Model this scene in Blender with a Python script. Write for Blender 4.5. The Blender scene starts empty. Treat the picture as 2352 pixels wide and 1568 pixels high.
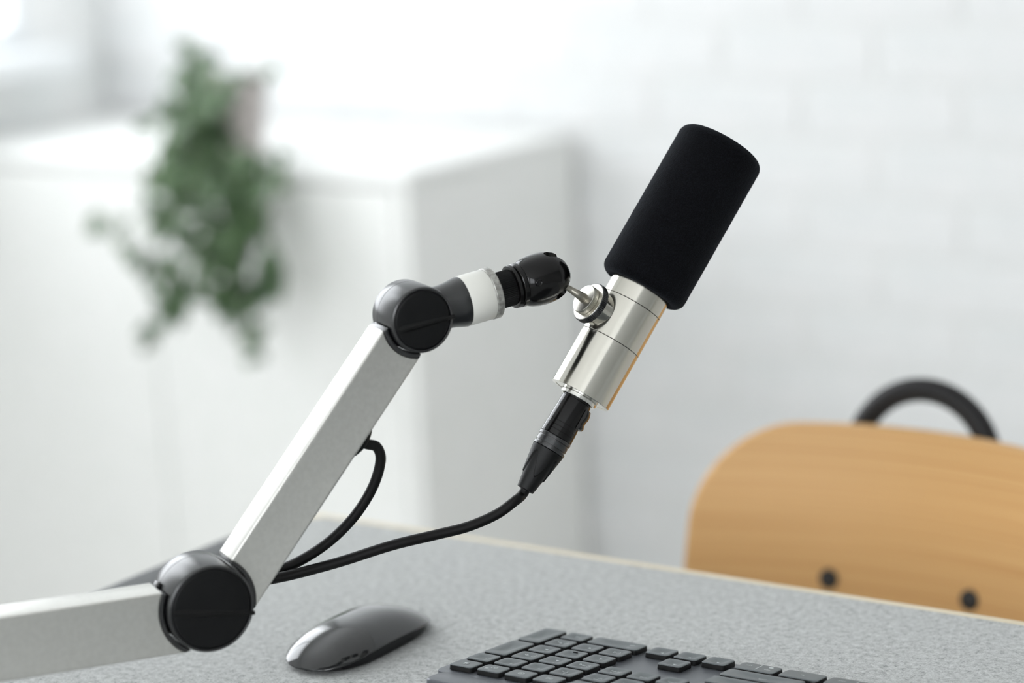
import bpy, bmesh, math, random
from mathutils import Vector, Matrix, noise
random.seed(7)
scene = bpy.context.scene
COL = scene.collection

# ------------------------------------------------------------------ camera
# World axes follow the room: x along the desk's long edge, y towards the brick wall.
F_PX = 2352 * 85.0 / 36.0
YAW, PITCH, ROLL = math.radians(34.0), math.radians(12.43), math.radians(2.58)
CAM = Vector((0, 0, 1.2436))
RZ = Matrix.Rotation(YAW, 3, 'Z')
FWD = RZ @ Vector((0, math.cos(PITCH), -math.sin(PITCH)))
UP0 = RZ @ Vector((0, math.sin(PITCH), math.cos(PITCH)))
RT0 = RZ @ Vector((1, 0, 0))
RIGHT = RT0 * math.cos(ROLL) - UP0 * math.sin(ROLL)
UPC = RT0 * math.sin(ROLL) + UP0 * math.cos(ROLL)
FOCUS = 1.418

cam_data = bpy.data.cameras.new('camera')
cam_data.lens = 85.0
cam_data.sensor_width = 36.0
cam_data.clip_start = 0.02
cam_data.dof.use_dof = True
cam_data.dof.focus_distance = FOCUS
cam_data.dof.aperture_fstop = 2.8
cam_ob = bpy.data.objects.new('camera', cam_data)
COL.objects.link(cam_ob)
cm = Matrix((RIGHT, UPC, -FWD)).transposed().to_4x4()
cm.translation = CAM
cam_ob.matrix_world = cm
scene.camera = cam_ob


def ray(px, py):
    return FWD + RIGHT * ((px - 1176) / F_PX) - UPC * ((py - 784) / F_PX)


def P(px, py, d):
    """point seen at a pixel, d metres in front of the lens"""
    return CAM + ray(px, py) * d


def camvec(x, y, z):
    """x right, y down, z away from the lens"""
    return (RIGHT * x - UPC * y + FWD * z).normalized()


# ------------------------------------------------------------------ light
world = bpy.data.worlds.new('overcast_sky')
scene.world = world
world.use_nodes = True
wb = world.node_tree.nodes['Background']
wb.inputs[0].default_value = (0.93, 0.965, 1.0, 1)
wb.inputs[1].default_value = 6.15

scene.view_settings.view_transform = 'Standard'
scene.view_settings.look = 'None'
scene.view_settings.gamma = 1.0
scene.view_settings.use_curve_mapping = False
scene.view_settings.exposure = 0.0
scene.cycles.use_denoising = True
scene.cycles.adaptive_threshold = 0.02
scene.cycles.max_bounces = 9
scene.cycles.diffuse_bounces = 5
scene.cycles.glossy_bounces = 5
scene.cycles.transmission_bounces = 6
scene.cycles.caustics_reflective = False
scene.cycles.caustics_refractive = False
scene.cycles.sample_clamp_indirect = 8.0

XL, XR, YB, YF, ZC = -2.68, 2.6, 2.847, -2.2, 2.75      # inner faces of the room
WIN_L = [(1.12, 2.69)]    # windows in the left wall (y0, y1)
WZ0, WZ1 = 0.918, 2.5
WIN_FILL = [(-2.2, -0.1), (0.3, 2.3)]                                     # unseen windows behind the camera, added and sized for fill light


def portal(name, loc, rot, sx, sy):
    ld = bpy.data.lights.new(name, 'AREA')
    ld.shape = 'RECTANGLE'
    ld.size, ld.size_y = sx, sy
    ld.cycles.is_portal = True
    o = bpy.data.objects.new(name, ld)
    o.location, o.rotation_euler = loc, rot
    COL.objects.link(o)


for (y0, y1) in WIN_L:
    portal('window_daylight', (XL - 0.13, (y0 + y1) / 2, (WZ0 + WZ1) / 2), (0, math.radians(-90), 0), WZ1 - WZ0, y1 - y0)
for (x0, x1) in WIN_FILL:
    portal('window_daylight', ((x0 + x1) / 2, YF - 0.13, (WZ0 + WZ1) / 2), (math.radians(90), 0, 0), x1 - x0, WZ1 - WZ0)

# ------------------------------------------------------------------ materials


def lin(c):
    return tuple(((v / 255) / 12.92 if v / 255 <= 0.04045 else ((v / 255 + 0.055) / 1.055) ** 2.4) for v in c) + (1.0,)


def mat(name, rgb, rough=0.5, metal=0.0, **kw):
    m = bpy.data.materials.new(name)
    m.use_nodes = True
    b = m.node_tree.nodes['Principled BSDF']
    b.inputs['Base Color'].default_value = lin(rgb)
    b.inputs['Roughness'].default_value = rough
    b.inputs['Metallic'].default_value = metal
    for k, v in kw.items():
        b.inputs[k.replace('_', ' ')].default_value = v
    return m


def nodes(m):
    nt = m.node_tree
    return nt, nt.nodes, nt.links, nt.nodes['Principled BSDF']


def noise_color(m, scale, c0, c1, lo=0.35, hi=0.65, detail=3.0, stretch=(1, 1, 1), bump=0.0, bdist=0.001):
    nt, N, L, b = nodes(m)
    tc = N.new('ShaderNodeTexCoord')
    mp = N.new('ShaderNodeMapping')
    mp.inputs['Scale'].default_value = stretch
    L.new(tc.outputs['Object'], mp.inputs['Vector'])
    n = N.new('ShaderNodeTexNoise')
    n.inputs['Scale'].default_value = scale
    n.inputs['Detail'].default_value = detail
    L.new(mp.outputs[0], n.inputs['Vector'])
    r = N.new('ShaderNodeValToRGB')
    r.color_ramp.elements[0].position, r.color_ramp.elements[1].position = lo, hi
    r.color_ramp.elements[0].color, r.color_ramp.elements[1].color = lin(c0), lin(c1)
    L.new(n.outputs['Fac'], r.inputs[0])
    L.new(r.outputs[0], b.inputs['Base Color'])
    if bump:
        bp = N.new('ShaderNodeBump')
        bp.inputs['Strength'].default_value = bump
        bp.inputs['Distance'].default_value = bdist
        L.new(n.outputs['Fac'], bp.inputs['Height'])
        L.new(bp.outputs[0], b.inputs['Normal'])
    return m


M = {}
M['wall'] = noise_color(mat('white_paint', (243, 244, 243), 0.75), 9, (240, 242, 241), (245, 245, 244))
M['brick'] = noise_color(mat('white_painted_brick', (232, 233, 233), 0.7), 14, (217, 219, 219), (224, 224, 224), bump=0.06, bdist=0.004)
M['mortar'] = noise_color(mat('white_painted_mortar', (230, 231, 230), 0.85), 40, (216, 217, 216), (222, 223, 222), bump=0.15)
M['grey_wall'] = noise_color(mat('grey_wall_paint', (165, 166, 165), 0.8), 8, (162, 163, 162), (168, 169, 168))
M['ceiling'] = noise_color(mat('ceiling_paint', (238, 238, 237), 0.85), 5, (235, 235, 234), (241, 241, 240))
M['floor'] = noise_color(mat('pale_floor', (228, 226, 221), 0.5), 6, (223, 221, 216), (232, 230, 226), stretch=(1, 12, 1))
M['frame_white'] = mat('window_frame_paint', (238, 240, 241), 0.4)
M['cabinet'] = noise_color(mat('white_laminate', (231, 232, 228), 0.42), 30, (238, 239, 236), (242, 242, 240))
M['radiator'] = noise_color(mat('pale_grey_laminate', (216, 217, 214), 0.45), 20, (214, 215, 212), (218, 219, 216))
M['pot'] = noise_color(mat('pinkish_grey_ceramic', (196, 188, 184), 0.5), 25, (190, 182, 178), (202, 195, 191))
M['soil'] = noise_color(mat('dark_soil', (52, 42, 34), 0.9), 90, (38, 30, 24), (70, 58, 46), bump=0.5)
M['leaf'] = noise_color(mat('ivy_leaf', (62, 98, 50), 0.45), 55, (44, 72, 50), (104, 130, 86), lo=0.3, hi=0.7)
M['stem'] = mat('green_stem', (84, 104, 62), 0.6)
M['alu'] = noise_color(mat('silver_anodised_aluminium', (208, 207, 202), 0.36, 0.85), 350, (205, 204, 199), (211, 210, 205), stretch=(1, 1, 1))
M['black_plastic'] = noise_color(mat('satin_black_plastic', (10, 11, 13), 0.28, 0.0, Specular_IOR_Level=0.9), 900, (10, 11, 13), (13, 14, 16), bump=0.08, bdist=0.0003)
M['cap_plastic'] = noise_color(mat('matte_black_plastic', (5, 6, 7), 0.5, 0.0, Specular_IOR_Level=0.25), 900, (5, 6, 7), (8, 8, 9), bump=0.06, bdist=0.0003)
M['gloss_black'] = mat('gloss_black_plastic', (9, 8, 8), 0.14, 0.0, Specular_IOR_Level=0.35)
M['soft_black'] = mat('soft_black_rubber', (8, 8, 8), 0.5, 0.0, Specular_IOR_Level=0.28)
M['cable'] = noise_color(mat('black_cable_jacket', (11, 10, 10), 0.5, 0.0, Specular_IOR_Level=0.22), 700, (9, 8, 8), (13, 12, 12), bump=0.05, bdist=0.0003)
M['white_ring'] = mat('milky_white_acrylic', (222, 221, 214), 0.35, 0.0, Subsurface_Weight=0.12, Subsurface_Radius=(0.01, 0.01, 0.01))
M['frost'] = noise_color(mat('frosted_grey_acrylic', (150, 149, 144), 0.3, 0.4), 420, (112, 110, 105), (184, 183, 178), lo=0.25, hi=0.75, detail=4, bump=0.2, bdist=0.0005)
M['chrome'] = mat('polished_steel', (216, 215, 210), 0.12, 1.0)
M['satin_steel'] = mat('satin_steel', (190, 187, 178), 0.3, 1.0)
M['dull_steel'] = mat('dull_steel', (150, 146, 136), 0.32, 1.0)
M['groove'] = mat('dark_joint_line', (40, 38, 36), 0.6)
M['screw'] = mat('black_screw', (22, 21, 20), 0.45)
M['tube'] = noise_color(mat('black_powder_coat', (20, 18, 19), 0.5, 0.0, Specular_IOR_Level=0.35), 600, (18, 16, 17), (22, 20, 21), bump=0.1, bdist=0.0003)
M['kb_plate'] = noise_color(mat('graphite_plate', (92, 95, 100), 0.42, 0.4), 1400, (88, 91, 96), (96, 99, 104))
M['key'] = noise_color(mat('graphite_key', (90, 96, 98), 0.42), 1500, (87, 93, 95), (93, 99, 101))
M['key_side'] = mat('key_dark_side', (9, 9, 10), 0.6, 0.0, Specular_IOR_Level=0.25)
M['legend'] = mat('pale_key_print', (190, 196, 196), 0.5)
M['mouse_top'] = mat('gloss_black_acrylic', (30, 31, 32), 0.06, 0.0, Coat_Weight=0.5, Coat_Roughness=0.03)
M['mouse_body'] = mat('black_anodised_shell', (20, 20, 22), 0.35, 0.3)
M['desk_edge'] = noise_color(mat('pale_birch_top', (222, 210, 184), 0.5), 18, (216, 203, 175), (228, 217, 193), stretch=(1, 14, 14))
M['steel_leg'] = noise_color(mat('white_steel_leg', (225, 226, 226), 0.4), 50, (222, 223, 223), (228, 229, 229))

# brushed steel: hair lines running round the barrel
m = mat('brushed_steel', (206, 203, 194), 0.2, 1.0)
nt, N, L, b = nodes(m)
b.inputs['Anisotropic'].default_value = 0.8
b.inputs['Anisotropic Rotation'].default_value = 0.25
tg = N.new('ShaderNodeTangent'); tg.direction_type = 'RADIAL'; tg.axis = 'Z'
L.new(tg.outputs[0], b.inputs['Tangent'])
tc = N.new('ShaderNodeTexCoord'); mp = N.new('ShaderNodeMapping'); mp.inputs['Scale'].default_value = (40, 40, 5000)
ns = N.new('ShaderNodeTexNoise'); ns.inputs['Scale'].default_value = 1.0; ns.inputs['Detail'].default_value = 2
L.new(tc.outputs['Object'], mp.inputs[0]); L.new(mp.outputs[0], ns.inputs['Vector'])
mr = N.new('ShaderNodeMapRange'); mr.inputs['To Min'].default_value = 0.10; mr.inputs['To Max'].default_value = 0.2
L.new(ns.outputs['Fac'], mr.inputs[0]); L.new(mr.outputs[0], b.inputs['Roughness'])
M['steel'] = m

# felt: fibre speckle on several scales
m = mat('grey_wool_felt', (178, 181, 180), 0.95, 0.0, Sheen_Weight=0.25, Sheen_Roughness=0.6)


def felt(m, dark, mid, light):
    nt, N, L, b = nodes(m)
    tc = N.new('ShaderNodeTexCoord')
    n1 = N.new('ShaderNodeTexNoise'); n1.inputs['Scale'].default_value = 800; n1.inputs['Detail'].default_value = 6; n1.inputs['Roughness'].default_value = 0.7
    n1.inputs['Distortion'].default_value = 0.6
    n2 = N.new('ShaderNodeTexNoise'); n2.inputs['Scale'].default_value = 230; n2.inputs['Detail'].default_value = 3
    L.new(tc.outputs['Object'], n1.inputs['Vector']); L.new(tc.outputs['Object'], n2.inputs['Vector'])
    mx = N.new('ShaderNodeMath'); mx.operation = 'MULTIPLY_ADD'; mx.inputs[1].default_value = 0.35
    L.new(n2.outputs['Fac'], mx.inputs[0])
    ad = N.new('ShaderNodeMath'); ad.operation = 'MULTIPLY'; ad.inputs[1].default_value = 0.65
    L.new(n1.outputs['Fac'], ad.inputs[0]); L.new(ad.outputs[0], mx.inputs[2])
    r = N.new('ShaderNodeValToRGB')
    e = r.color_ramp.elements
    e[0].position, e[1].position = 0.34, 0.66
    e[0].color, e[1].color = lin(dark), lin(light)
    x = r.color_ramp.elements.new(0.47); x.color = lin(mid)
    L.new(mx.outputs[0], r.inputs[0]); L.new(r.outputs[0], b.inputs['Base Color'])
    bp = N.new('ShaderNodeBump'); bp.inputs['Strength'].default_value = 0.5; bp.inputs['Distance'].default_value = 0.0012
    L.new(n1.outputs['Fac'], bp.inputs['Height']); L.new(bp.outputs[0], b.inputs['Normal'])


felt(m, (90, 92, 91), (166, 168, 166), (208, 210, 208))
M['felt'] = m
m = mat('dark_grey_strip', (120, 122, 124), 0.95, 0.0, Sheen_Weight=0.2)
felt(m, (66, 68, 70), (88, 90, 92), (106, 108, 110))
M['strip_dark'] = m

# windscreen foam
m = mat('black_flocked_foam', (4, 4, 6), 0.95, 0.0, Sheen_Weight=0.035, Sheen_Roughness=0.5, Sheen_Tint=(0.7, 0.8, 1.0, 1.0), Specular_IOR_Level=0.1)
noise_color(m, 1500, (2, 2, 3), (15, 17, 21), lo=0.4, hi=0.72, detail=4, bump=0.7, bdist=0.0006)
M['foam'] = m

# plywood backrest: long horizontal grain
m = mat('oiled_beech_plywood', (206, 162, 104), 0.42, 0.0)
nt, N, L, b = nodes(m)
tc = N.new('ShaderNodeTexCoord'); mp = N.new('ShaderNodeMapping'); mp.inputs['Scale'].default_value = (0.7, 0.7, 130)
L.new(tc.outputs['Object'], mp.inputs[0])
n1 = N.new('ShaderNodeTexNoise'); n1.inputs['Scale'].default_value = 2.4; n1.inputs['Detail'].default_value = 5; n1.inputs['Distortion'].default_value = 0.12
L.new(mp.outputs[0], n1.inputs['Vector'])
r = N.new('ShaderNodeValToRGB'); e = r.color_ramp.elements
e[0].position, e[1].position = 0.32, 0.68
e[0].color, e[1].color = lin((186, 136, 80)), lin((208, 166, 110))
x = e.new(0.46); x.color = lin((200, 156, 100))
L.new(n1.outputs['Fac'], r.inputs[0]); L.new(r.outputs[0], b.inputs['Base Color'])
M['ply'] = m

# window glass that lets the daylight straight through
m = bpy.data.materials.new('window_glass'); m.use_nodes = True
nt = m.node_tree; N, L = nt.nodes, nt.links
N.remove(N['Principled BSDF'])
tr = N.new('ShaderNodeBsdfTransparent'); gl = N.new('ShaderNodeBsdfGlossy'); gl.inputs['Roughness'].default_value = 0.02
mxs = N.new('ShaderNodeMixShader')
mxs.inputs[0].default_value = 0.05
L.new(tr.outputs[0], mxs.inputs[1]); L.new(gl.outputs[0], mxs.inputs[2])
L.new(mxs.outputs[0], N['Material Output'].inputs[0])
M['glass'] = m

# ------------------------------------------------------------------ helpers


def thing(name, label, cat, loc=(0, 0, 0), group=None):
    o = bpy.data.objects.new(name, None)
    COL.objects.link(o)
    o.location = loc
    o.empty_display_size = 0.05
    o['label'], o['category'] = label, cat
    if group:
        o['group'] = group
    return o


def tag(o, label, cat, group=None):
    o['label'], o['category'] = label, cat
    if group:
        o['group'] = group
    return o


def wloc(o):
    v = Vector((0, 0, 0))
    while o is not None:
        v += o.location
        o = o.parent
    return v


def link_mesh(name, me, material, parent=None, loc=(0, 0, 0)):
    o = bpy.data.objects.new(name, me)
    COL.objects.link(o)
    if material is not None and len(me.materials) == 0:
        me.materials.append(material)
    o.parent = parent
    o.location = Vector(loc) - (wloc(parent) if parent else Vector((0, 0, 0)))
    return o


def finish(bm, name, smooth=35):
    bmesh.ops.recalc_face_normals(bm, faces=bm.faces)
    me = bpy.data.meshes.new(name)
    bm.to_mesh(me)
    bm.free()
    if smooth:
        for p in me.polygons:
            p.use_smooth = True
        me.set_sharp_from_angle(angle=math.radians(smooth))
    return me


def part(name, bm, material, parent=None, at=None, MX=None, smooth=35):
    """bm in world coordinates (or local coordinates of MX); the object's origin sits at `at`"""
    if MX is not None:
        bm.transform(MX)
    if at is None:
        at = wloc(parent) if parent else Vector((0, 0, 0))
    at = Vector(at)
    bm.transform(Matrix.Translation(-at))
    return link_mesh(name, finish(bm, name, smooth), material, parent, at)


def part_in_frame(name, bm, material, parent, MX, smooth=35):
    """keeps bm in its own frame and puts the frame on the object (for textures along an axis)"""
    me = finish(bm, name, smooth)
    o = bpy.data.objects.new(name, me)
    COL.objects.link(o)
    me.materials.append(material)
    o.parent = parent
    o.matrix_basis = Matrix.Translation(-wloc(parent)) @ MX
    return o


def frame(origin, z, x=None):
    z = Vector(z).normalized()
    if x is None:
        x = Vector((1, 0, 0)) if abs(z.x) < 0.9 else Vector((0, 1, 0))
    x = Vector(x)
    x = (x - z * x.dot(z)).normalized()
    y = z.cross(x)
    m4 = Matrix((x, y, z)).transposed().to_4x4()
    m4.translation = origin
    return m4


def box(bm, x0, x1, y0, y1, z0, z1):
    vs = [bm.verts.new((x, y, z)) for z in (z0, z1) for y in (y0, y1) for x in (x0, x1)]
    for f in ((0, 2, 3, 1), (4, 5, 7, 6), (0, 1, 5, 4), (2, 6, 7, 3), (0, 4, 6, 2), (1, 3, 7, 5)):
        bm.faces.new([vs[i] for i in f])
    return vs


def bbox(x0, x1, y0, y1, z0, z1, bev=0.0, seg=2):
    bm = bmesh.new()
    box(bm, x0, x1, y0, y1, z0, z1)
    if bev:
        bmesh.ops.bevel(bm, geom=bm.edges[:], offset=bev, segments=seg, profile=0.5, affect='EDGES')
    return bm


def lathe(profile, n=64, bm=None, closed=True):
    """profile [(z, r)] turned round the z axis; ends closed when r>0"""
    bm = bm or bmesh.new()
    rings = []
    for (z, r) in profile:
        if r <= 1e-7:
            rings.append([bm.verts.new((0, 0, z))])
        else:
            rings.append([bm.verts.new((r * math.cos(2 * math.pi * i / n), r * math.sin(2 * math.pi * i / n), z)) for i in range(n)])
    for a, c in zip(rings, rings[1:]):
        for i in range(n):
            j = (i + 1) % n
            if len(a) == 1 and len(c) == 1:
                continue
            if len(a) == 1:
                bm.faces.new((a[0], c[i], c[j]))
            elif len(c) == 1:
                bm.faces.new((a[i], a[j], c[0]))
            else:
                bm.faces.new((a[i], a[j], c[j], c[i]))
    if closed:
        for rr in (rings[0], rings[-1]):
            if len(rr) > 2:
                bm.faces.new(rr)
    return bm


def rounded(z0, z1, r, e, seg=4):
    """profile of a disc / barrel with rounded rims"""
    pr = [(z0, 0)]
    for i in range(seg + 1):
        a = math.pi / 2 * i / seg
        pr.append((z0 + e - e * math.cos(a), r - e + e * math.sin(a)))
    for i in range(seg + 1):
        a = math.pi / 2 * i / seg
        pr.append((z1 - e + e * math.sin(a), r - e + e * math.cos(a)))
    pr.append((z1, 0))
    return pr


def extrude_poly(pts, w0, w1, to3, bev=0.0, seg=3, sharp_deg=30):
    """2-D outline -> prism; to3(p, q, w) gives the 3-D point; long edges bevelled"""
    bm = bmesh.new()
    a = [bm.verts.new(to3(p, q, w0)) for p, q in pts]
    c = [bm.verts.new(to3(p, q, w1)) for p, q in pts]
    n = len(pts)
    bm.faces.new(a)
    bm.faces.new(c)
    for i in range(n):
        bm.faces.new((a[i], a[(i + 1) % n], c[(i + 1) % n], c[i]))
    bmesh.ops.recalc_face_normals(bm, faces=bm.faces)
    if bev:
        ed = [x for x in bm.edges if len(x.link_faces) == 2 and x.calc_face_angle(0) > math.radians(sharp_deg)]
        bmesh.ops.bevel(bm, geom=ed, offset=bev, segments=seg, profile=0.5, affect='EDGES')
    return bm


def catmull(pts, per=10):
    out = []
    n = len(pts)
    for i in range(n - 1):
        p0, p1, p2, p3 = pts[max(i - 1, 0)], pts[i], pts[i + 1], pts[min(i + 2, n - 1)]
        for k in range(per):
            t = k / per
            out.append(0.5 * ((2 * p1) + (p2 - p0) * t + (2 * p0 - 5 * p1 + 4 * p2 - p3) * t * t + (3 * p1 - p0 - 3 * p2 + p3) * t ** 3))
    out.append(pts[-1].copy())
    return out


def tube(path, r, n=16, bm=None, radii=None):
    bm = bm or bmesh.new()
    T = [(path[min(i + 1, len(path) - 1)] - path[max(i - 1, 0)]).normalized() for i in range(len(path))]
    x = T[0].orthogonal().normalized()
    rings = []
    for i, p in enumerate(path):
        x = (x - T[i] * x.dot(T[i])).normalized()
        y = T[i].cross(x)
        rr = radii[i] if radii else r
        rings.append([bm.verts.new(p + (x * math.cos(2 * math.pi * k / n) + y * math.sin(2 * math.pi * k / n)) * rr) for k in range(n)])
    for a, c in zip(rings, rings[1:]):
        for k in range(n):
            bm.faces.new((a[k], a[(k + 1) % n], c[(k + 1) % n], c[k]))
    bm.faces.new(rings[0])
    bm.faces.new(rings[-1])
    return bm


def boolean_cut(bm, cutters, name):
    """bm minus the cutter bmeshes, through a Boolean modifier"""
    me = finish(bm, name, 0)
    o = bpy.data.objects.new(name, me)
    COL.objects.link(o)
    tmp = []
    for c in cutters:
        cmh = finish(c, name + '_cut', 0)
        co = bpy.data.objects.new(name + '_cut', cmh)
        COL.objects.link(co)
        md = o.modifiers.new('cut', 'BOOLEAN')
        md.operation, md.object, md.solver = 'DIFFERENCE', co, 'EXACT'
        tmp.append(co)
    bpy.context.view_layer.update()
    ev = o.evaluated_get(bpy.context.evaluated_depsgraph_get())
    out = bmesh.new()
    out.from_mesh(ev.to_mesh())
    ev.to_mesh_clear()
    for t in tmp + [o]:
        d = t.data
        bpy.data.objects.remove(t)
        bpy.data.meshes.remove(d)
    return out


_text = {}


def text_mesh(s, size):
    """flat lettering as a bmesh centred on the origin"""
    key = (s, size)
    if key not in _text:
        cu = bpy.data.curves.new('lettering', 'FONT')
        cu.body, cu.size, cu.resolution_u = s, size, 2
        cu.align_x, cu.align_y = 'CENTER', 'CENTER'
        o = bpy.data.objects.new('lettering', cu)
        COL.objects.link(o)
        bpy.context.view_layer.update()
        ev = o.evaluated_get(bpy.context.evaluated_depsgraph_get())
        bm = bmesh.new()
        bm.from_mesh(ev.to_mesh())
        ev.to_mesh_clear()
        bpy.data.objects.remove(o)
        bpy.data.curves.remove(cu)
        me = bpy.data.meshes.new('lettering')
        bm.to_mesh(me)
        bm.free()
        _text[key] = me
    bm = bmesh.new()
    bm.from_mesh(_text[key])
    return bm


def structure(o):
    o['kind'] = 'structure'
    return o


# ------------------------------------------------------------------ the room
T = 0.26
structure(part('floor', bbox(XL - T, XR + T, YF - T, YB + T, -0.1, 0), M['floor']))
structure(part('ceiling', bbox(XL - T, XR + T, YF - T, YB + T, ZC, ZC + 0.1), M['ceiling']))
structure(part('wall_right', bbox(XR, XR + T, YF, YB, 0, ZC), M['grey_wall']))


def wall_with_openings(name, lo, hi, openings, to_box):
    """a wall between lo and hi with window openings (u0, u1) between WZ0 and WZ1"""
    bm = bmesh.new()
    cuts = [lo] + [v for o in sorted(openings) for v in o] + [hi]
    for i in range(0, len(cuts), 2):
        to_box(bm, cuts[i], cuts[i + 1], 0, ZC)
    for (u0, u1) in openings:
        to_box(bm, u0, u1, 0, WZ0)
        to_box(bm, u0, u1, WZ1, ZC)
    return structure(part(name, bm, M['wall']))


wall_with_openings('wall_left', YF, YB, WIN_L, lambda bm, u0, u1, z0, z1: box(bm, XL - T, XL, u0, u1, z0, z1))
wall_with_openings('wall_front', XL - T, XR + T, WIN_FILL, lambda bm, u0, u1, z0, z1: box(bm, u0, u1, YF - T, YF, z0, z1))

k = 1
for (y0, y1) in WIN_L:
    w = bpy.data.objects.new('window_%d' % k, None); COL.objects.link(w)
    w.location = (XL - 0.09, (y0 + y1) / 2, WZ0)
    structure(w); k += 1
    fw_, xo, xi = 0.032, XL - 0.05, XL - 0.004
    mid = (y0 + y1) / 2
    for nm, a in (('jamb', (y0, y0 + fw_, WZ0, WZ1)), ('jamb', (y1 - fw_, y1, WZ0, WZ1)), ('mullion', (mid - fw_ / 2, mid + fw_ / 2, WZ0, WZ1)),
                  ('rail', (y0 + fw_, mid - fw_ / 2, WZ0, WZ0 + fw_)), ('rail', (mid + fw_ / 2, y1 - fw_, WZ0, WZ0 + fw_)),
                  ('rail', (y0 + fw_, mid - fw_ / 2, WZ1 - fw_, WZ1)), ('rail', (mid + fw_ / 2, y1 - fw_, WZ1 - fw_, WZ1))):
        part(nm, bbox(xo, xi, a[0], a[1], a[2], a[3], 0.004), M['frame_white'], w)
    for (p0, p1) in ((y0 + fw_, mid - fw_ / 2), (mid + fw_ / 2, y1 - fw_)):
        part('pane', bbox(xo + 0.028, xo + 0.034, p0, p1, WZ0 + fw_, WZ1 - fw_), M['glass'], w, smooth=0)
for (y0, y1) in WIN_L:
    structure(part('trim_%d' % (WIN_L.index((y0, y1)) + 1), bbox(XL - 0.004, XL + 0.09, y0 - 0.03, y1 + 0.02, WZ0 - 0.034, WZ0, 0.004), M['frame_white']))
for (x0, x1) in WIN_FILL:  # frames and panes of the added, unseen fill windows
    w = bpy.data.objects.new('window_%d' % k, None); COL.objects.link(w)
    w.location = ((x0 + x1) / 2, YF - 0.09, WZ0)
    structure(w); k += 1
    fw_, yo, yi = 0.055, YF - 0.15, YF - 0.09
    mid = (x0 + x1) / 2
    for nm, a in (('jamb', (x0, x0 + fw_, WZ0, WZ1)), ('jamb', (x1 - fw_, x1, WZ0, WZ1)), ('mullion', (mid - fw_ / 2, mid + fw_ / 2, WZ0, WZ1)),
                  ('rail', (x0 + fw_, mid - fw_ / 2, WZ0, WZ0 + fw_)), ('rail', (mid + fw_ / 2, x1 - fw_, WZ0, WZ0 + fw_)),
                  ('rail', (x0 + fw_, mid - fw_ / 2, WZ1 - fw_, WZ1)), ('rail', (mid + fw_ / 2, x1 - fw_, WZ1 - fw_, WZ1))):
        part(nm, bbox(a[0], a[1], yo, yi, a[2], a[3], 0.004), M['frame_white'], w)
    for (p0, p1) in ((x0 + fw_, mid - fw_ / 2), (mid + fw_ / 2, x1 - fw_)):
        part('pane', bbox(p0, p1, yo + 0.028, yo + 0.034, WZ0 + fw_, WZ1 - fw_), M['glass'], w, smooth=0)

# brick wall: bed of mortar, single bricks in the stretch the lens can reach
wb_ = structure(part('wall_back', bbox(XL - T, XR + T, YB, YB + T, 0, ZC), M['mortar']))
BL, BH, J, PROUD = 0.215, 0.065, 0.010, 0.0028
brick_meshes = {}


def brick_mesh(L_, v):
    key = (round(L_, 3), v)
    if key not in brick_meshes:
        rnd = random.Random(v * 31 + int(L_ * 1000))
        bm = bbox(-L_ / 2, L_ / 2, -PROUD, 0.004, -BH / 2, BH / 2, 0.003, 1)
        for q in bm.verts:
            if q.co.y < 0:
                q.co.y += rnd.uniform(-0.0007, 0.0007)
            q.co.x += rnd.uniform(-0.0012, 0.0012)
            q.co.z += rnd.uniform(-0.0010, 0.0010)
        me = finish(bm, 'brick', 0)
        me.materials.append(M['brick'])
        brick_meshes[key] = me
    return brick_meshes[key]


nb = 0
X_END = -0.70
row, z = 0, 0.13
while z + BH < 1.36:
    x = XL + 0.001
    first = BL / 2 if row % 2 else BL
    while x < X_END:
        L_ = first if x < XL + 0.01 else BL
        o = bpy.data.objects.new('brick', brick_mesh(L_, random.randrange(4)))
        COL.objects.link(o)
        o.parent = wb_
        o.location = (x + L_ / 2, YB, z + BH / 2)
        nb += 1
        x += L_ + J
    row += 1
    z += BH + J
bm = bmesh.new()                       # the rest of the wall, joined
z = 0.13 - (BH + J)
row2 = -1
while z + BH < ZC:
    x = XL + 0.001
    first = BL / 2 if row2 % 2 else BL
    while x < XR - 0.05:
        L_ = first if x < XL + 0.01 else min(BL, XR - x)
        if not (0.129 <= z and z + BH < 1.36 and x < X_END):
            box(bm, x, x + L_, YB - PROUD, YB + 0.004, max(z, 0), z + BH)
        x += L_ + J
    row2 += 1
    z += BH + J
o = part('brick_course', bm, M['brick'], wb_, smooth=0)
o['kind'] = 'stuff'
structure(part('baseboard_back', bbox(XL, XR, YB - 0.016, YB - 0.004, 0, 0.075, 0.003), M['frame_white']))

def cupboard(root, x0, x1, y0, y1, zt, material, doors=2):
    part('side_panel', bbox(x1 - 0.018, x1, y0, y1, 0.0, zt - 0.019, 0.001, 1), material, root)
    part('side_panel', bbox(x0, x0 + 0.018, y0, y1, 0.0, zt - 0.019, 0.001, 1), material, root)
    part('top', bbox(x0, x1, y0, y1, zt - 0.018, zt, 0.0015, 1), material, root)
    part('bottom', bbox(x0 + 0.019, x1 - 0.019, y0 + 0.02, y1, 0.07, 0.088, 0.001, 1), material, root)
    part('back_panel', bbox(x0 + 0.019, x1 - 0.019, y1 - 0.008, y1, 0.09, zt - 0.02), material, root)
    part('plinth', bbox(x0 + 0.019, x1 - 0.019, y0 + 0.03, y0 + 0.046, 0, 0.069), material, root)
    wd = (x1 - x0 - 0.041) / doors
    for i_ in range(doors):
        a_ = x0 + 0.0205 + i_ * wd
        part('door', bbox(a_ + 0.0015, a_ + wd - 0.0015, y0 + 0.001, y0 + 0.018, 0.074, zt - 0.022, 0.001, 1), material, root)


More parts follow.
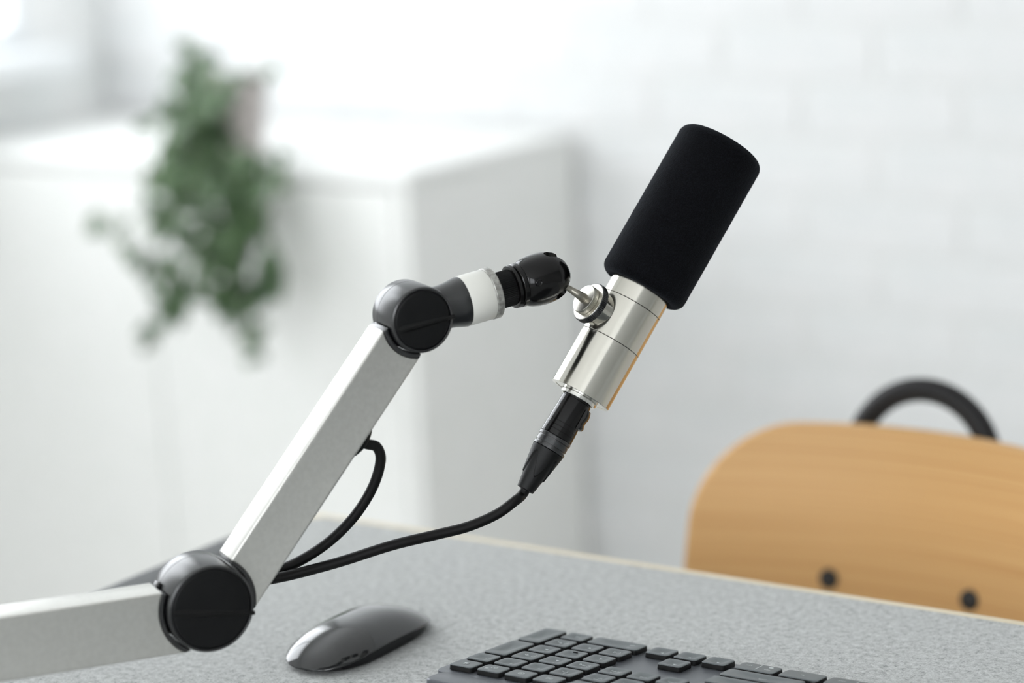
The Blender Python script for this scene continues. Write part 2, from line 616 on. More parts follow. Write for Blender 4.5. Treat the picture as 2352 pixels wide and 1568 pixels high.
# ------------------------------------------------------------------ cabinet and ivy
CX0, CX1, CY0, CY1, CZ = -2.676, -1.792, 2.436, 2.832, 0.80
cab = thing('storage_cabinet', 'low white storage cabinet against the brick wall, ivy pot standing on it', 'cabinet', ((CX0 + CX1) / 2, (CY0 + CY1) / 2, 0))
cupboard(cab, CX0, CX1, CY0, CY1, CZ, M['cabinet'], 2)

pc = Vector((-2.150, 2.520, CZ))
ivy = thing('potted_ivy', 'trailing green ivy in a pinkish grey pot on the white cabinet', 'potted plant', pc)
part('pot', lathe([(0, 0), (0, 0.043), (0.004, 0.047), (0.060, 0.053), (0.098, 0.057), (0.102, 0.0575), (0.104, 0.055), (0.098, 0.052), (0.086, 0.050), (0.086, 0)], 40), M['pot'], ivy, MX=Matrix.Translation(pc))
part('soil', lathe([(0.080, 0), (0.0845, 0.0495), (0.0875, 0.047), (0.090, 0)], 24), M['soil'], ivy, MX=Matrix.Translation(pc))


def leaf_into(bm, p, d, nrm, size):
    """five-lobed ivy leaf, folded a little along its midrib"""
    d = d.normalized()
    s = d.cross(nrm).normalized()
    nn = s.cross(d).normalized()
    out = [(0, 0.0), (0.34, -0.10), (0.50, 0.18), (0.34, 0.34), (0.42, 0.62), (0.18, 0.62), (0, 1.0)]
    c = [bm.verts.new(p + d * (v * size) + nn * (0.0)) for v in (0.0, 0.35, 0.62, 1.0)]
    for sg in (-1, 1):
        e = [bm.verts.new(p + s * (u * size * sg) + d * (v * size) + nn * (abs(u) * size * 0.28)) for u, v in out[1:6]]
        for q in ((c[0], e[0], e[1], c[1]), (c[1], e[1], e[2]), (c[1], e[2], e[3], c[2]), (c[2], e[3], e[4]), (c[2], e[4], c[3])):
            bm.faces.new(q)


rnd = random.Random(11)
# every trailing stem: leaves per span, spread of the leaves (m), then its run (photo pixel, distance)
vines = [
    (9, .026, [(470, 330, 3.22), (430, 420, 3.14), (390, 500, 3.12), (370, 555, 3.10)]),
    (9, .026, [(480, 330, 3.22), (440, 420, 3.13), (430, 500, 3.11), (430, 560, 3.10)]),
    (11, .028, [(500, 330, 3.20), (480, 420, 3.12), (500, 500, 3.10), (530, 580, 3.10), (545, 640, 3.09)]),
    (11, .028, [(510, 340, 3.20), (550, 420, 3.12), (560, 500, 3.10), (565, 590, 3.09), (560, 670, 3.09), (575, 720, 3.09)]),
    (11, .028, [(500, 340, 3.19), (540, 420, 3.12), (570, 480, 3.10), (560, 560, 3.10), (550, 650, 3.09), (530, 700, 3.09)]),
    (10, .024, [(520, 345, 3.18), (590, 410, 3.11), (600, 480, 3.09), (595, 560, 3.08)]),
    (6, .022, [(590, 480, 3.09), (610, 560, 3.08), (640, 620, 3.08), (650, 650, 3.08)]),
    (6, .022, [(480, 560, 3.09), (470, 630, 3.08), (420, 680, 3.08), (385, 720, 3.08)]),
    (7, .022, [(470, 560, 3.10), (460, 620, 3.09), (420, 650, 3.08), (410, 720, 3.08)]),
    (4, .020, [(400, 700, 3.08), (370, 760, 3.08), (350, 800, 3.08)]),
    (4, .020, [(570, 700, 3.09), (560, 760, 3.09), (575, 810, 3.09)]),
    (3, .016, [(400, 660, 3.09), (340, 610, 3.09), (290, 560, 3.09)]),
    (5, .018, [(300, 570, 3.09), (275, 530, 3.09), (245, 500, 3.09)]),
    (8, .026, [(440, 290, 3.24), (400, 270, 3.20), (375, 330, 3.17), (375, 420, 3.14)]),
    (8, .026, [(470, 280, 3.24), (430, 270, 3.19), (400, 380, 3.14), (385, 470, 3.12)]),
    (8, .026, [(490, 290, 3.22), (460, 330, 3.16), (450, 420, 3.12), (470, 500, 3.10)]),
    (5, .018, [(560, 350, 3.16), (610, 370, 3.11), (640, 390, 3.10)]),
]
tops = [
    (7, .020, [(500, 280, 3.24), (470, 200, 3.24), (450, 130, 3.22)]),
    (7, .020, [(500, 280, 3.24), (440, 210, 3.22), (440, 160, 3.20)]),
    (7, .020, [(510, 280, 3.24), (480, 180, 3.26), (465, 115, 3.28)]),
    (7, .024, [(500, 280, 3.24), (440, 240, 3.20), (410, 210, 3.18)]),
    (6, .014, [(510, 280, 3.26), (540, 210, 3.30), (575, 165, 3.30)]),
    (5, .014, [(520, 200, 3.28), (570, 175, 3.28), (610, 160, 3.28)]),
    (7, .020, [(500, 280, 3.22), (490, 220, 3.18), (510, 185, 3.16)]),
    (7, .024, [(500, 290, 3.22), (450, 250, 3.17), (440, 280, 3.15)]),
]
for vi, (per, spread, v) in enumerate(vines + tops):
    pts = [P(*q) for q in v]
    pts = [Vector(p) for p in pts]
    if vi < len(vines):
        for p in pts[1:]:
            if p.z < CZ + 0.02:
                p.y = min(p.y, CY0 - 0.012)
    path = catmull(pts, 6)
    st = part('vine', tube(path, 0.0014, 6), M['stem'], ivy)
    bm = bmesh.new()
    n_leaf = per * (len(v) - 1)
    for i in range(n_leaf):
        t = (i + 0.7) / n_leaf * (len(path) - 1)
        i0 = min(int(t), len(path) - 2)
        p = path[i0].lerp(path[i0 + 1], t - i0)
        off = Vector((rnd.uniform(-1, 1), rnd.uniform(-1, 0.5), rnd.uniform(-1, 0.8)))
        q = p + off.normalized() * rnd.uniform(0.002, spread)
        nrm = Vector((rnd.uniform(-0.6, 0.6), -1, rnd.uniform(-0.1, 0.9)))
        leaf_into(bm, q, off + Vector((0, -0.2, -0.5)), nrm, rnd.uniform(0.018, 0.032))
    for q in bm.verts:                   # leaves rest against the cabinet, never inside it
        if q.co.y > CY0 - 0.003 and q.co.z < CZ + 0.002:
            if q.co.z > CZ - 0.02 and q.co.y > CY0 + 0.01:
                q.co.z = CZ + 0.002 + rnd.uniform(0, 0.002)
            else:
                q.co.y = CY0 - 0.003 - rnd.uniform(0, 0.003)
    lv = part('leaves', bm, M['leaf'], st, smooth=0)
    lv['kind'] = 'stuff'

# ------------------------------------------------------------------ desk, mat
DX0, DX1, DY0, DY1, DZ = -1.114, 0.55, 0.50, 1.3592, 0.736
desk = thing('desk', 'pale birch desk with a grey felt mat covering its top', 'desk', ((DX0 + DX1) / 2, (DY0 + DY1) / 2, 0))


def round_rect(x0, x1, y0, y1, r, seg=8):
    pts = []
    for (cx, cy, a0) in ((x1 - r, y1 - r, 0), (x0 + r, y1 - r, 90), (x0 + r, y0 + r, 180), (x1 - r, y0 + r, 270)):
        for i in range(seg + 1):
            a = math.radians(a0 + 90 * i / seg)
            pts.append((cx + r * math.cos(a), cy + r * math.sin(a)))
    return pts


def slab(pts, z0, z1, bev=0.0, seg=2):
    return extrude_poly(pts, z0, z1, lambda p, q, w: Vector((p, q, w)), bev, seg, 60)


part('tabletop', slab(round_rect(DX0, DX1, DY0, DY1, 0.022), DZ - 0.026, DZ, 0.002), M['desk_edge'], desk)
for x in (DX0 + 0.09, DX1 - 0.09):
    for y in (DY0 + 0.09, DY1 - 0.11):
        part('leg', bbox(x - 0.025, x + 0.025, y - 0.025, y + 0.025, 0, DZ - 0.0265, 0.004), M['steel_leg'], desk)
    part('crossbar', bbox(x - 0.02, x + 0.02, DY0 + 0.12, DY1 - 0.14, DZ - 0.07, DZ - 0.0265, 0.003), M['steel_leg'], desk)
mt = thing('desk_mat', 'light grey mottled wool felt mat spread over the desktop', 'desk mat', ((DX0 + DX1) / 2, (DY0 + DY1) / 2, DZ))
part('felt_sheet', slab(round_rect(DX0 + 0.029, DX1 - 0.004, DY0 + 0.004, DY1 - 0.0182, 0.012), DZ, DZ + 0.004, 0.0012), M['felt'], mt, at=(0, 0, DZ))
part('left_strip', slab(round_rect(DX0 + 0.002, DX0 + 0.0285, DY0 + 0.004, DY1 - 0.0182, 0.012), DZ, DZ + 0.004, 0.0012), M['strip_dark'], mt, at=(0, 0, DZ))  # darker strip along the desktop's left edge
TOP = DZ + 0.004

# ------------------------------------------------------------------ chair
cc = Vector((-0.739, 1.40, 0))
ch = thing('chair', 'beech plywood chair with black tube frame tucked behind the desk', 'chair', cc)
BW, BZ0, BZ1 = 0.169, 0.555, 0.770


def back_y(x, z):
    u = (x - cc.x) / BW
    return 1.612 - 0.036 * u * u + (z - 0.66) * 0.16


def back_outline():
    pts = []
    r = 0.075
    ctr = [(1, 1), (-1, 1), (-1, -1), (1, -1)]
    for (sx, sz), a0 in zip(ctr, (0, 90, 180, 270)):
        for i in range(13):
            a = math.radians(a0 + 90 * i / 12)
            x = sx * (BW - r) + r * math.cos(a)
            z = (BZ0 + BZ1) / 2 + sz * ((BZ1 - BZ0) / 2 - r) + r * math.sin(a)
            pts.append((x, z))
    res = []
    n = len(pts)
    for i in range(n):
        (x0, z0), (x1, z1) = pts[i], pts[(i + 1) % n]
        kk = max(1, int(math.hypot(x1 - x0, z1 - z0) / 0.014))
        for j in range(kk):
            t = j / kk
            res.append((x0 + (x1 - x0) * t, z0 + (z1 - z0) * t))
    # slight crown along the top, gently leaning flanks
    out = []
    for x, z in res:
        u = x / BW
        z2 = z + (0.006 * (1 - u * u) - 0.003 if z > 0.66 else 0)
        out.append((x * (1.0 - max(0, z - 0.66) * 0.25), z2))
    return out


bm = bmesh.new()
ol = back_outline()
rings = []
cz = (BZ0 + BZ1) / 2
for s in (1.0, 0.985, 0.93, 0.8, 0.6, 0.4, 0.2):
    rings.append((s, [bm.verts.new((0, 0, 0)) for _ in ol], [bm.verts.new((0, 0, 0)) for _ in ol]))
TH_ = 0.0055
for s, fr_, bk in rings:
    for (x, z), a, c in zip(ol, fr_, bk):
        X, Z = cc.x + x * s, cz + (z - cz) * s
        t = TH_ if s < 0.99 else TH_ - 0.0025
        yy = back_y(X, Z)
        a.co, c.co = (X, yy - t, Z), (X, yy + t, Z)
nn = len(ol)
for (s0, f0, b0), (s1, f1, b1) in zip(rings, rings[1:]):
    for i in range(nn):
        j = (i + 1) % nn
        bm.faces.new((f0[i], f0[j], f1[j], f1[i]))
        bm.faces.new((b0[i], b1[i], b1[j], b0[j]))
bm.faces.new(rings[-1][1]); bm.faces.new(rings[-1][2])
for i in range(nn):
    j = (i + 1) % nn
    bm.faces.new((rings[0][1][i], rings[0][2][i], rings[0][2][j], rings[0][1][j]))
part('backrest', bm, M['ply'], ch, at=(cc.x, 1.6, 0.66))
for sx in (-0.058, 0.058):
    x, z = cc.x + sx, 0.655
    y = back_y(x, z) - TH_
    part('screw', lathe([(-0.004, 0), (-0.004, 0.0080), (0.0006, 0.0080), (0.0024, 0.0064), (0.0032, 0.0030), (0.0032, 0)], 24), M['screw'], ch,
         MX=frame((x, y, z), (0, -1, 0.16)))
# bent tube: up behind the backrest, over in an arch, down to the seat
ax, rt = 0.0565, 0.0092
path = []
for z in (0.45, 0.52, 0.60, 0.68, 0.73):
    path.append(Vector((cc.x - ax, 1.634 + (z - 0.66) * 0.16, z)))
for i in range(1, 16):
    a = math.pi * (1 - i / 16)
    z = 0.740 + ax * 1.02 * math.sin(a)
    path.append(Vector((cc.x + ax * math.cos(a), 1.634 + (z - 0.66) * 0.16, z)))
for z in (0.73, 0.68, 0.60, 0.52, 0.45):
    path.append(Vector((cc.x + ax, 1.634 + (z - 0.66) * 0.16, z)))
part('back_tube', tube(catmull(path, 4), rt, 18), M['tube'], ch)
part('seat', slab(round_rect(cc.x - 0.19, cc.x + 0.19, 1.22, 1.585, 0.05), 0.43, 0.442, 0.004), M['ply'], ch)
for sx in (-1, 1):
    for (y, fy) in ((1.25, 1.21), (1.56, 1.66)):
        part('leg', tube([Vector((cc.x + sx * 0.155, y, 0.424)), Vector((cc.x + sx * 0.175, (y + fy) / 2, 0.21)), Vector((cc.x + sx * 0.195, fy, 0.0))], 0.009, 14), M['tube'], ch)
    part('seat_rail', tube([Vector((cc.x + sx * 0.155, 1.25, 0.4215)), Vector((cc.x + sx * 0.155, 1.56, 0.4215))], 0.0085, 12), M['tube'], ch)
part('rear_rail', tube([Vector((cc.x - 0.155, 1.56, 0.424)), Vector((cc.x - ax, 1.598, 0.448)), Vector((cc.x + ax, 1.598, 0.448)), Vector((cc.x + 0.155, 1.56, 0.424))], 0.0085, 12), M['tube'], ch)

# ------------------------------------------------------------------ boom arm
an = math.radians(-30.6)
NV = Vector((math.cos(an), math.sin(an), 0))            # joint axis, pointing to the lens side
EV = Vector((-NV.y, NV.x, 0))
ZV = Vector((0, 0, 1))
J1 = P(947, 725, 1.385)


def A3(p, q, w):                                         # millimetres in the arm's plane
    return J1 + (EV * p + ZV * q + NV * w) * 0.001


arm = thing('microphone_boom_arm', 'silver and black jointed boom arm holding the microphone', 'boom arm', A3(-437, -230, 0))
R1, R2 = 19.3, 25.2
C2 = (-137.5, -145.7)
d_up = math.radians(49.9)
dv, uv = (math.cos(d_up), math.sin(d_up)), (math.sin(d_up), -math.cos(d_up))
UL, UR = -14.9, 13.8


def arc_between(c, r, lo, hi, along, across, sign, n=22):
    """arc of radius r round c, clipped to lo..hi measured on `across` from the origin"""
    c_ac = c[0] * across[0] + c[1] * across[1]
    a0 = math.asin(max(-1, min(1, (lo - c_ac) / r)))
    a1 = math.asin(max(-1, min(1, (hi - c_ac) / r)))
    pts = []
    for i in range(n + 1):
        a = a0 + (a1 - a0) * i / n
        pts.append((c[0] + across[0] * r * math.sin(a) + along[0] * sign * r * math.cos(a),
                    c[1] + across[1] * r * math.sin(a) + along[1] * sign * r * math.cos(a)))
    return pts


# upper arm: aluminium profile with a round bite at either end, black cradles in the bites
top_arc = arc_between((0, 0), 22.9, UL, UR, dv, uv, -1)
low_arc = arc_between(C2, 28.2, UL, UR, dv, uv, 1)
ua = part('upper_arm', extrude_poly(top_arc + low_arc[::-1], -10.5, 10.5, A3, 0.0009, 3, 50), M['alu'], arm)
ua['label'] = 'silver square-edged upper tube'
for (c, ri, ro, sg, nm) in (((0, 0), 20.1, 22.9, -1, 'cradle'), (C2, 26.0, 28.2, 1, 'cradle')):
    o_ = arc_between(c, ro, UL + 0.4, UR - 0.4, dv, uv, sg)
    i_ = arc_between(c, ri, UL + 1.2, UR - 1.2, dv, uv, sg)
    part(nm, extrude_poly(o_ + i_[::-1], -10.8, 11.2, A3, 0.0004, 2, 50), M['black_plastic'], arm)
# small hooked lip at the top of each cradle
part('hinge_lip', extrude_poly([(-21.4, -4.8), (-20.0, -2.2), (-18.9, -3.2), (-20.2, -6.0)], -8.5, -2.5, A3, 0.0003, 2), M['black_plastic'], arm)

# lower arm
lo_a = math.radians(180 - 1.9)
lv_ = (math.cos(lo_a), math.sin(lo_a))
lu_ = (math.sin(math.radians(1.9)), math.cos(math.radians(1.9)))


def acr(p, q):
    return p * lu_[0] + q * lu_[1]


LT = acr(-163.6, -133.2); LB = acr(-154.2, -170.0)
end_arc = arc_between(C2, 28.5, LB, LT, lv_, lu_, 1)
C3 = (C2[0] + lv_[0] * 300, C2[1] + lv_[1] * 300 - 5)
far_arc = arc_between(C3, 28.5, LB, LT, lv_, lu_, -1)
la = part('lower_arm', extrude_poly(end_arc + far_arc[::-1], -11.5, 11.5, A3, 0.0009, 3, 50), M['alu'], arm)
la['label'] = 'silver square-edged lower tube'
for (c, sg) in ((C2, 1), (C3, -1)):
    o_ = arc_between(c, 28.5, LB + 0.4, LT - 0.4, lv_, lu_, sg)
    i_ = arc_between(c, 26.2, LB + 1.2, LT - 1.2, lv_, lu_, sg)
    part('cradle', extrude_poly(o_ + i_[::-1], -11.8, 12.3, A3, 0.0004, 2, 50), M['black_plastic'], arm)
part('hinge_lip', extrude_poly([(-163.4, -135.4), (-160.8, -131.6), (-159.4, -132.4), (-161.6, -136.2)], -9.5, -3.0, A3, 0.0003, 2), M['black_plastic'], arm)


def drum(name, c, r, half, ridge_deg):
    """friction joint: barrel with a seam, capped by a disc that carries a raised ridge"""
    s = 0.001
    f = frame(A3(c[0], c[1], 0), NV, EV)
    pr = [(-half, 0)]
    pr += [(-half, r - 2.5), (-half + 0.7, r - 0.8), (-half + 2.0, r - 0.1), (-half + 0.62 * half - 0.25, r), (-half + 0.62 * half, r - 0.45), (-half + 0.62 * half + 0.25, r)]
    pr += [(half - 1.6, r), (half - 0.5, r - 0.45), (half, r - 1.3), (half - 0.2, r - 1.9), (half - 1.4, r - 2.2), (half - 1.4, 0)]
    d = part(name, lathe([(z * s, q * s) for z, q in pr], 96), M['black_plastic'], arm, MX=f, smooth=32)
    d['label'] = 'round black friction joint'
    rc = r - 2.35
    cap = part('joint_cap', lathe([(z * s, q * s) for z, q in [(half - 1.35, 0), (half - 1.35, rc), (half - 0.6, rc), (half - 0.1, rc - 0.5), (half + 0.1, rc - 1.4), (half + 0.25, rc * 0.5), (half + 0.25, 0)]], 96), M['cap_plastic'], d, MX=f)
    # tapering ridge across the cap, from a thick toe to the rim
    a = math.radians(ridge_deg)
    ux, uy = Vector((math.cos(a), math.sin(a), 0)), Vector((-math.sin(a), math.cos(a), 0))
    bm = bmesh.new()
    sec = []
    L0, L1 = -(rc - 1.0), r + 0.2
    nseg = 14
    for i in range(nseg + 1):
        t = i / nseg
        x = L0 + (L1 - L0) * t
        hgt = 1.5 * min(1.0, 0.25 + 5 * t) * (1.0 - 0.35 * t)
        wd = (2.6 - 1.4 * t) * min(1, 0.5 + 6 * t)
        ring = []
        for (yy, hh) in ((-wd, -0.6), (-wd * 0.85, hgt * 0.15), (-0.35, hgt * 0.92), (0.35, hgt), (wd * 0.35, hgt * 0.55), (wd * 1.0, 0.12), (wd * 1.1, -0.6)):
            ring.append(bm.verts.new((ux * x + uy * (yy - 2.5) + Vector((0, 0, half + 0.2 + hh))) * s))
        sec.append(ring)
    for r0, r1 in zip(sec, sec[1:]):
        for i in range(len(r0) - 1):
            bm.faces.new((r0[i], r0[i + 1], r1[i + 1], r1[i]))
        bm.faces.new((r0[-1], r0[0], r1[0], r1[-1]))
    bm.faces.new(sec[0]); bm.faces.new(sec[-1])
    part('ridge', bm, M['soft_black'], d, MX=f)
    return d


drum('head_joint', (0, 0), R1, 15.2, 6)
drum('elbow_joint', C2, R2, 17.2, -10)
drum('base_joint', C3, R2, 17.2, -10)
fb = A3(C3[0], C3[1], 0)
part('post', lathe([(TOP + 0.007, 0), (TOP + 0.007, 0.017), (fb.z - 0.016, 0.017), (fb.z - 0.012, 0.013), (fb.z - 0.012, 0)], 40), M['black_plastic'], arm, MX=Matrix.Translation((fb.x, fb.y, 0)))
part('base_plate', lathe([(TOP, 0), (TOP, 0.036), (TOP + 0.005, 0.036), (TOP + 0.0069, 0.034), (TOP + 0.0069, 0)], 56), M['black_plastic'], arm, MX=Matrix.Translation((fb.x, fb.y, 0)))

# head: black neck, milky light ring, frosted rim, knurled thread, cup that grips the ball
hs = math.radians(7.8)
HV = (EV * math.cos(hs) + ZV * math.sin(hs)).normalized()
HF = frame(J1, HV, NV)                                   # x towards the lens side


def head(name, profile, material, n=72, smooth=32, knurl=None):
    bm = lathe([(z * 0.001, q * 0.001) for z, q in profile], n)
    if knurl:
        z0, z1, depth = knurl
        for v in bm.verts:
            if z0 * 0.001 < v.co.z < z1 * 0.001:
                k_ = int(round(math.atan2(v.co.y, v.co.x) / (2 * math.pi) * n)) % n
                if k_ % 2:
                    f_ = 1 - depth * 0.001 / math.hypot(v.co.x, v.co.y)
                    v.co.x *= f_; v.co.y *= f_
    return part(name, bm, material, arm, MX=HF, smooth=smooth)


head('neck', [(8, 0), (8, 13.2), (14, 13.0), (19, 12.9), (24, 13.4), (28, 14.3), (31.2, 14.9), (32, 14.7), (32, 0)], M['black_plastic'])
head('light_ring', [(32.05, 0), (32.05, 14.6), (32.6, 14.9), (47.4, 14.9), (47.8, 14.7), (47.8, 0)], M['white_ring'])
head('clear_rim', [(47.85, 0), (47.85, 14.9), (48.3, 15.25), (51.8, 15.25), (52.5, 14.6), (52.5, 11.4), (52.0, 11.0), (52.0, 0)], M['frost'])
head('threaded_tube', [(51, 0), (51, 10.8), (53, 10.8), (53.2, 10.8), (66.4, 10.8), (66.6, 10.8), (67, 0)], M['soft_black'], 120, 20, (53.1, 66.5, 0.45))
head('collar', [(63.6, 0), (63.6, 11.6), (64.0, 12.7), (65.6, 13.0), (66.2, 12.5), (66.6, 11.7), (67.0, 12.6), (67.6, 13.1), (69.6, 13.2), (70.2, 12.6), (70.2, 0)], M['gloss_black'])
cup = [(70.0, 0), (70.0, 12.2), (71.2, 13.2), (74, 14.3), (78, 15.1), (82, 15.4), (86, 15.3), (90, 14.7), (94, 13.2), (97, 11.2), (98.6, 9.4), (99.2, 8.5), (98.6, 7.8),
       (96, 8.2), (92, 8.3), (88, 7.6), (84, 5.5), (82, 0)]
bmc = lathe([(z * 0.001, q * 0.001) for z, q in cup], 96)
cutters = []
for ang in (-75, 45, 165):
    c = bmesh.new()
    a = math.radians(ang)
    ux, uy = Vector((math.cos(a), math.sin(a), 0)), Vector((-math.sin(a), math.cos(a), 0))
    prof = []
    wdt = 3.4
    for i in range(13):
        t = math.pi * i / 12
        prof.append((90.0 - wdt * math.sin(t), wdt * math.cos(t)))
    fl = [(93, 3.4), (95.5, 3.9), (97.4, 5.0), (98.8, 6.8), (99.6, 9.6), (112, 9.6)]
    prof = fl[::-1] + prof + [(z_, -y_) for z_, y_ in fl]
    v0 = [c.verts.new((ux * 6.0 + uy * y + Vector((0, 0, z))) * 0.001) for z, y in prof]
    v1 = [c.verts.new((ux * 22.0 + uy * y + Vector((0, 0, z))) * 0.001) for z, y in prof]
    c.faces.new(v0); c.faces.new(v1)
    for i in range(len(prof)):
        j = (i + 1) % len(prof)
        c.faces.new((v0[i], v0[j], v1[j], v1[i]))
    bmesh.ops.recalc_face_normals(c, faces=c.faces)
    cutters.append(c)
bmesh.ops.recalc_face_normals(bmc, faces=bmc.faces)
cupo = part('ball_cup', boolean_cut(bmc, cutters, 'ball_cup'), M['gloss_black'], arm, MX=HF, smooth=38)
cupo['label'] = 'glossy black slotted cup'
# screw hole on the cup's lens side
hp_ang, hp_z, hp_r = math.radians(-8), 75.6, 14.65
hp = HF @ (Vector((hp_r * math.cos(hp_ang), hp_r * math.sin(hp_ang), hp_z)) * 0.001)
hn = HF.to_3x3() @ Vector((math.cos(hp_ang), math.sin(hp_ang), 0))
part('screw_rim', lathe([(-0.0006, 0.0013), (0.0004, 0.0013), (0.0006, 0.0017), (0.0003, 0.0021), (-0.0006, 0.0021)], 28, closed=False), M['gloss_black'], cupo, MX=frame(hp, hn))
part('screw_recess', lathe([(-0.0006, 0), (0.00032, 0.0013), (0.00028, 0)], 24), M['cap_plastic'], cupo, MX=frame(hp, hn))

# cable grommet under the upper arm
gc = (-33.9 - 0.0, -70.8)
g_al = gc[0] * dv[0] + gc[1] * dv[1]
gpt = lambda al, u: (dv[0] * al + uv[0] * u, dv[1] * al + uv[1] * u)
gq = gpt(g_al, UR)
GF = frame(A3(gq[0], gq[1], 0), (EV * uv[0] + ZV * uv[1]), (EV * dv[0] + ZV * dv[1]))
bm = lathe([(-0.001, 0), (-0.001, 0.0098), (0.0018, 0.0098), (0.0034, 0.0086), (0.0046, 0.0062), (0.0048, 0.0042), (0.0048, 0)], 40)
for v in bm.verts:
    v.co.x *= 1.15
    v.co.y *= 0.85
part('cable_grommet', bm, M['soft_black'], arm, MX=GF)

# ------------------------------------------------------------------ microphone
MA = camvec(0.4975, -0.8605, 0.117)                       # barrel axis, foot -> foam
MB = P(1332, 908, 1.431)                                  # centre of the barrel's foot
kx = camvec(-0.736, -0.425, -0.53)
kx = (kx - MA * kx.dot(MA)).normalized()                  # mounting stud axis
MF = frame(MB, MA, kx)
mic = thing('microphone', 'brushed steel studio microphone with black foam windscreen on boom arm', 'microphone', MB)
RB = 18.9


def micpart(name, profile, material, n=96, smooth=32, MX=None, parent=None):
    return part_in_frame(name, lathe([(z * 0.001, q * 0.001) for z, q in profile], n), material, parent or mic, MX or MF, smooth)


micpart('lower_barrel', [(0.25, 0), (0.25, 16.4), (0.0, 16.6), (0.0, RB - 0.25), (0.25, RB), (36.2, RB), (36.35, RB - 0.12), (36.35, 0)], M['steel'])
micpart('joint_line', [(36.36, 0), (36.36, RB - 0.3), (36.64, RB - 0.3), (36.64, 0)], M['groove'])
micpart('middle_barrel', [(36.65, 0), (36.65, RB - 0.12), (36.8, RB), (61.9, RB), (62.05, RB - 0.12), (62.05, 0)], M['steel'])
micpart('joint_line', [(62.06, 0), (62.06, RB - 0.3), (62.34, RB - 0.3), (62.34, 0)], M['groove'])
micpart('upper_barrel', [(62.35, 0), (62.35, RB - 0.12), (62.5, RB), (80, RB), (80, 0)], M['steel'])

# foam sleeve: dense, very slightly rough surface
prof = []
RF, Z0, Z1 = 27.2, 72.6, 175.0
prof.append((Z0 + 1.5, RB + 0.05))
for i in range(9):
    a = math.pi / 2 * i / 8
    prof.append((Z0 + 6 - 6 * math.cos(a), RF - 6 + 6 * math.sin(a)))
for i in range(1, 70):
    prof.append((Z0 + 6 + (Z1 - 12.5 - Z0) * i / 70, RF))
for i in range(13):
    a = math.pi / 2 * i / 12
    prof.append((Z1 - 6.5 + 6.5 * math.sin(a), RF - 6.5 + 6.5 * math.cos(a)))
for r_ in (18.5, 16, 13, 10, 7, 4, 2, 0):
    prof.append((Z1 + 0.9 * (1 - (r_ / 20.7) ** 2), r_))
bm = lathe([(z * 0.001, q * 0.001) for z, q in prof], 220)
for v in bm.verts:
    k_ = v.co * 1000
    nrm = Vector((k_.x, k_.y, 0))
    if nrm.length > 1e-6:
        nrm.normalize()
        amp = 0.16 * noise.noise(k_ * 1.3) + 0.10 * noise.noise(k_ * 3.1)
        v.co += nrm * (amp * 0.001)
part_in_frame('foam_windscreen', bm, M['foam'], mic, MF, 70)['label'] = 'black foam windscreen'
# mounting boss, knurled lock ring, steel thumb disc, bent stem with ball
KO = MB + MA * 0.0490
KF = frame(KO, kx, MA)
boss = lathe([(z * 0.001, q * 0.001) for z, q in [(13.0, 0), (13.0, 10.4), (22.9, 10.4), (23.3, 10.0), (23.3, 0)]], 64)
part_in_frame('mounting_boss', boss, M['steel'], mic, KF, 32)


def knurled(prof, n, z0, z1, depth):
    bm = lathe([(z * 0.001, q * 0.001) for z, q in prof], n)
    for v in bm.verts:
        if z0 * 0.001 - 1e-6 < v.co.z < z1 * 0.001 + 1e-6 and math.hypot(v.co.x, v.co.y) > 0.007:
            k_ = int(round(math.atan2(v.co.y, v.co.x) / (2 * math.pi) * n)) % n
            if k_ % 2:
                f_ = 1 - depth * 0.001 / math.hypot(v.co.x, v.co.y)
                v.co.x *= f_; v.co.y *= f_
    return bm


part_in_frame('lock_ring', knurled([(23.35, 0), (23.35, 11.9), (23.7, 12.5), (27.4, 12.5), (27.7, 12.1), (27.75, 11.9), (27.75, 0)], 140, 23.6, 27.5, 0.28), M['black_plastic'], mic, KF, 20)
part_in_frame('ring_face', lathe([(z * 0.001, q * 0.001) for z, q in [(27.7, 0), (27.7, 11.9), (27.9, 11.7), (27.9, 0)]], 64), M['satin_steel'], mic, KF, 30)
part_in_frame('thumb_disc', knurled([(27.95, 0), (27.95, 8.5), (28.2, 8.9), (31.6, 8.9), (31.9, 8.6), (31.95, 8.4), (31.95, 0)], 140, 28.1, 31.7, 0.28), M['satin_steel'], mic, KF, 20)
ball = HF @ Vector((0, 0, 0.0895))
kface = KO + kx * 0.0319
slot = P(1296, 655, 1.4160)
stem_pts = [kface, kface + kx * 0.0045, kface.lerp(slot, 0.55) + kx * 0.0012, slot, slot.lerp(ball, 0.5), ball]
sp = catmull(stem_pts, 8)
rad = []
for i, p in enumerate(sp):
    t = i / (len(sp) - 1)
    rad.append(0.0030 - 0.0012 * min(1, t / 0.5))
bm = tube(sp, 0.003, 20, radii=rad)
part('swivel_stem', bm, M['dull_steel'], mic)
part('swivel_ball', lathe([(0.0068 * math.sin(math.pi * (i / 16 - 0.5)), 0.0068 * math.cos(math.pi * (i / 16 - 0.5)) if 0 < i < 16 else 0) for i in range(17)], 40), M['chrome'], mic, MX=Matrix.Translation(ball))

# ------------------------------------------------------------------ cable with its plug
cab_o = thing('microphone_cable', 'black cable plugged into the microphone foot, looping behind the boom arm', 'cable', MB - MA * 0.004)
CA = camvec(-0.5035, 0.8560, -0.115)
CF = frame(MB, CA, kx)


def plug(name, profile, material, n=80, smooth=32, parent=cab_o, bm=None):
    if bm is None:
        bm = lathe([(z * 0.001, q * 0.001) for z, q in profile], n)
    return part(name, bm, material, parent, MX=CF, smooth=smooth)


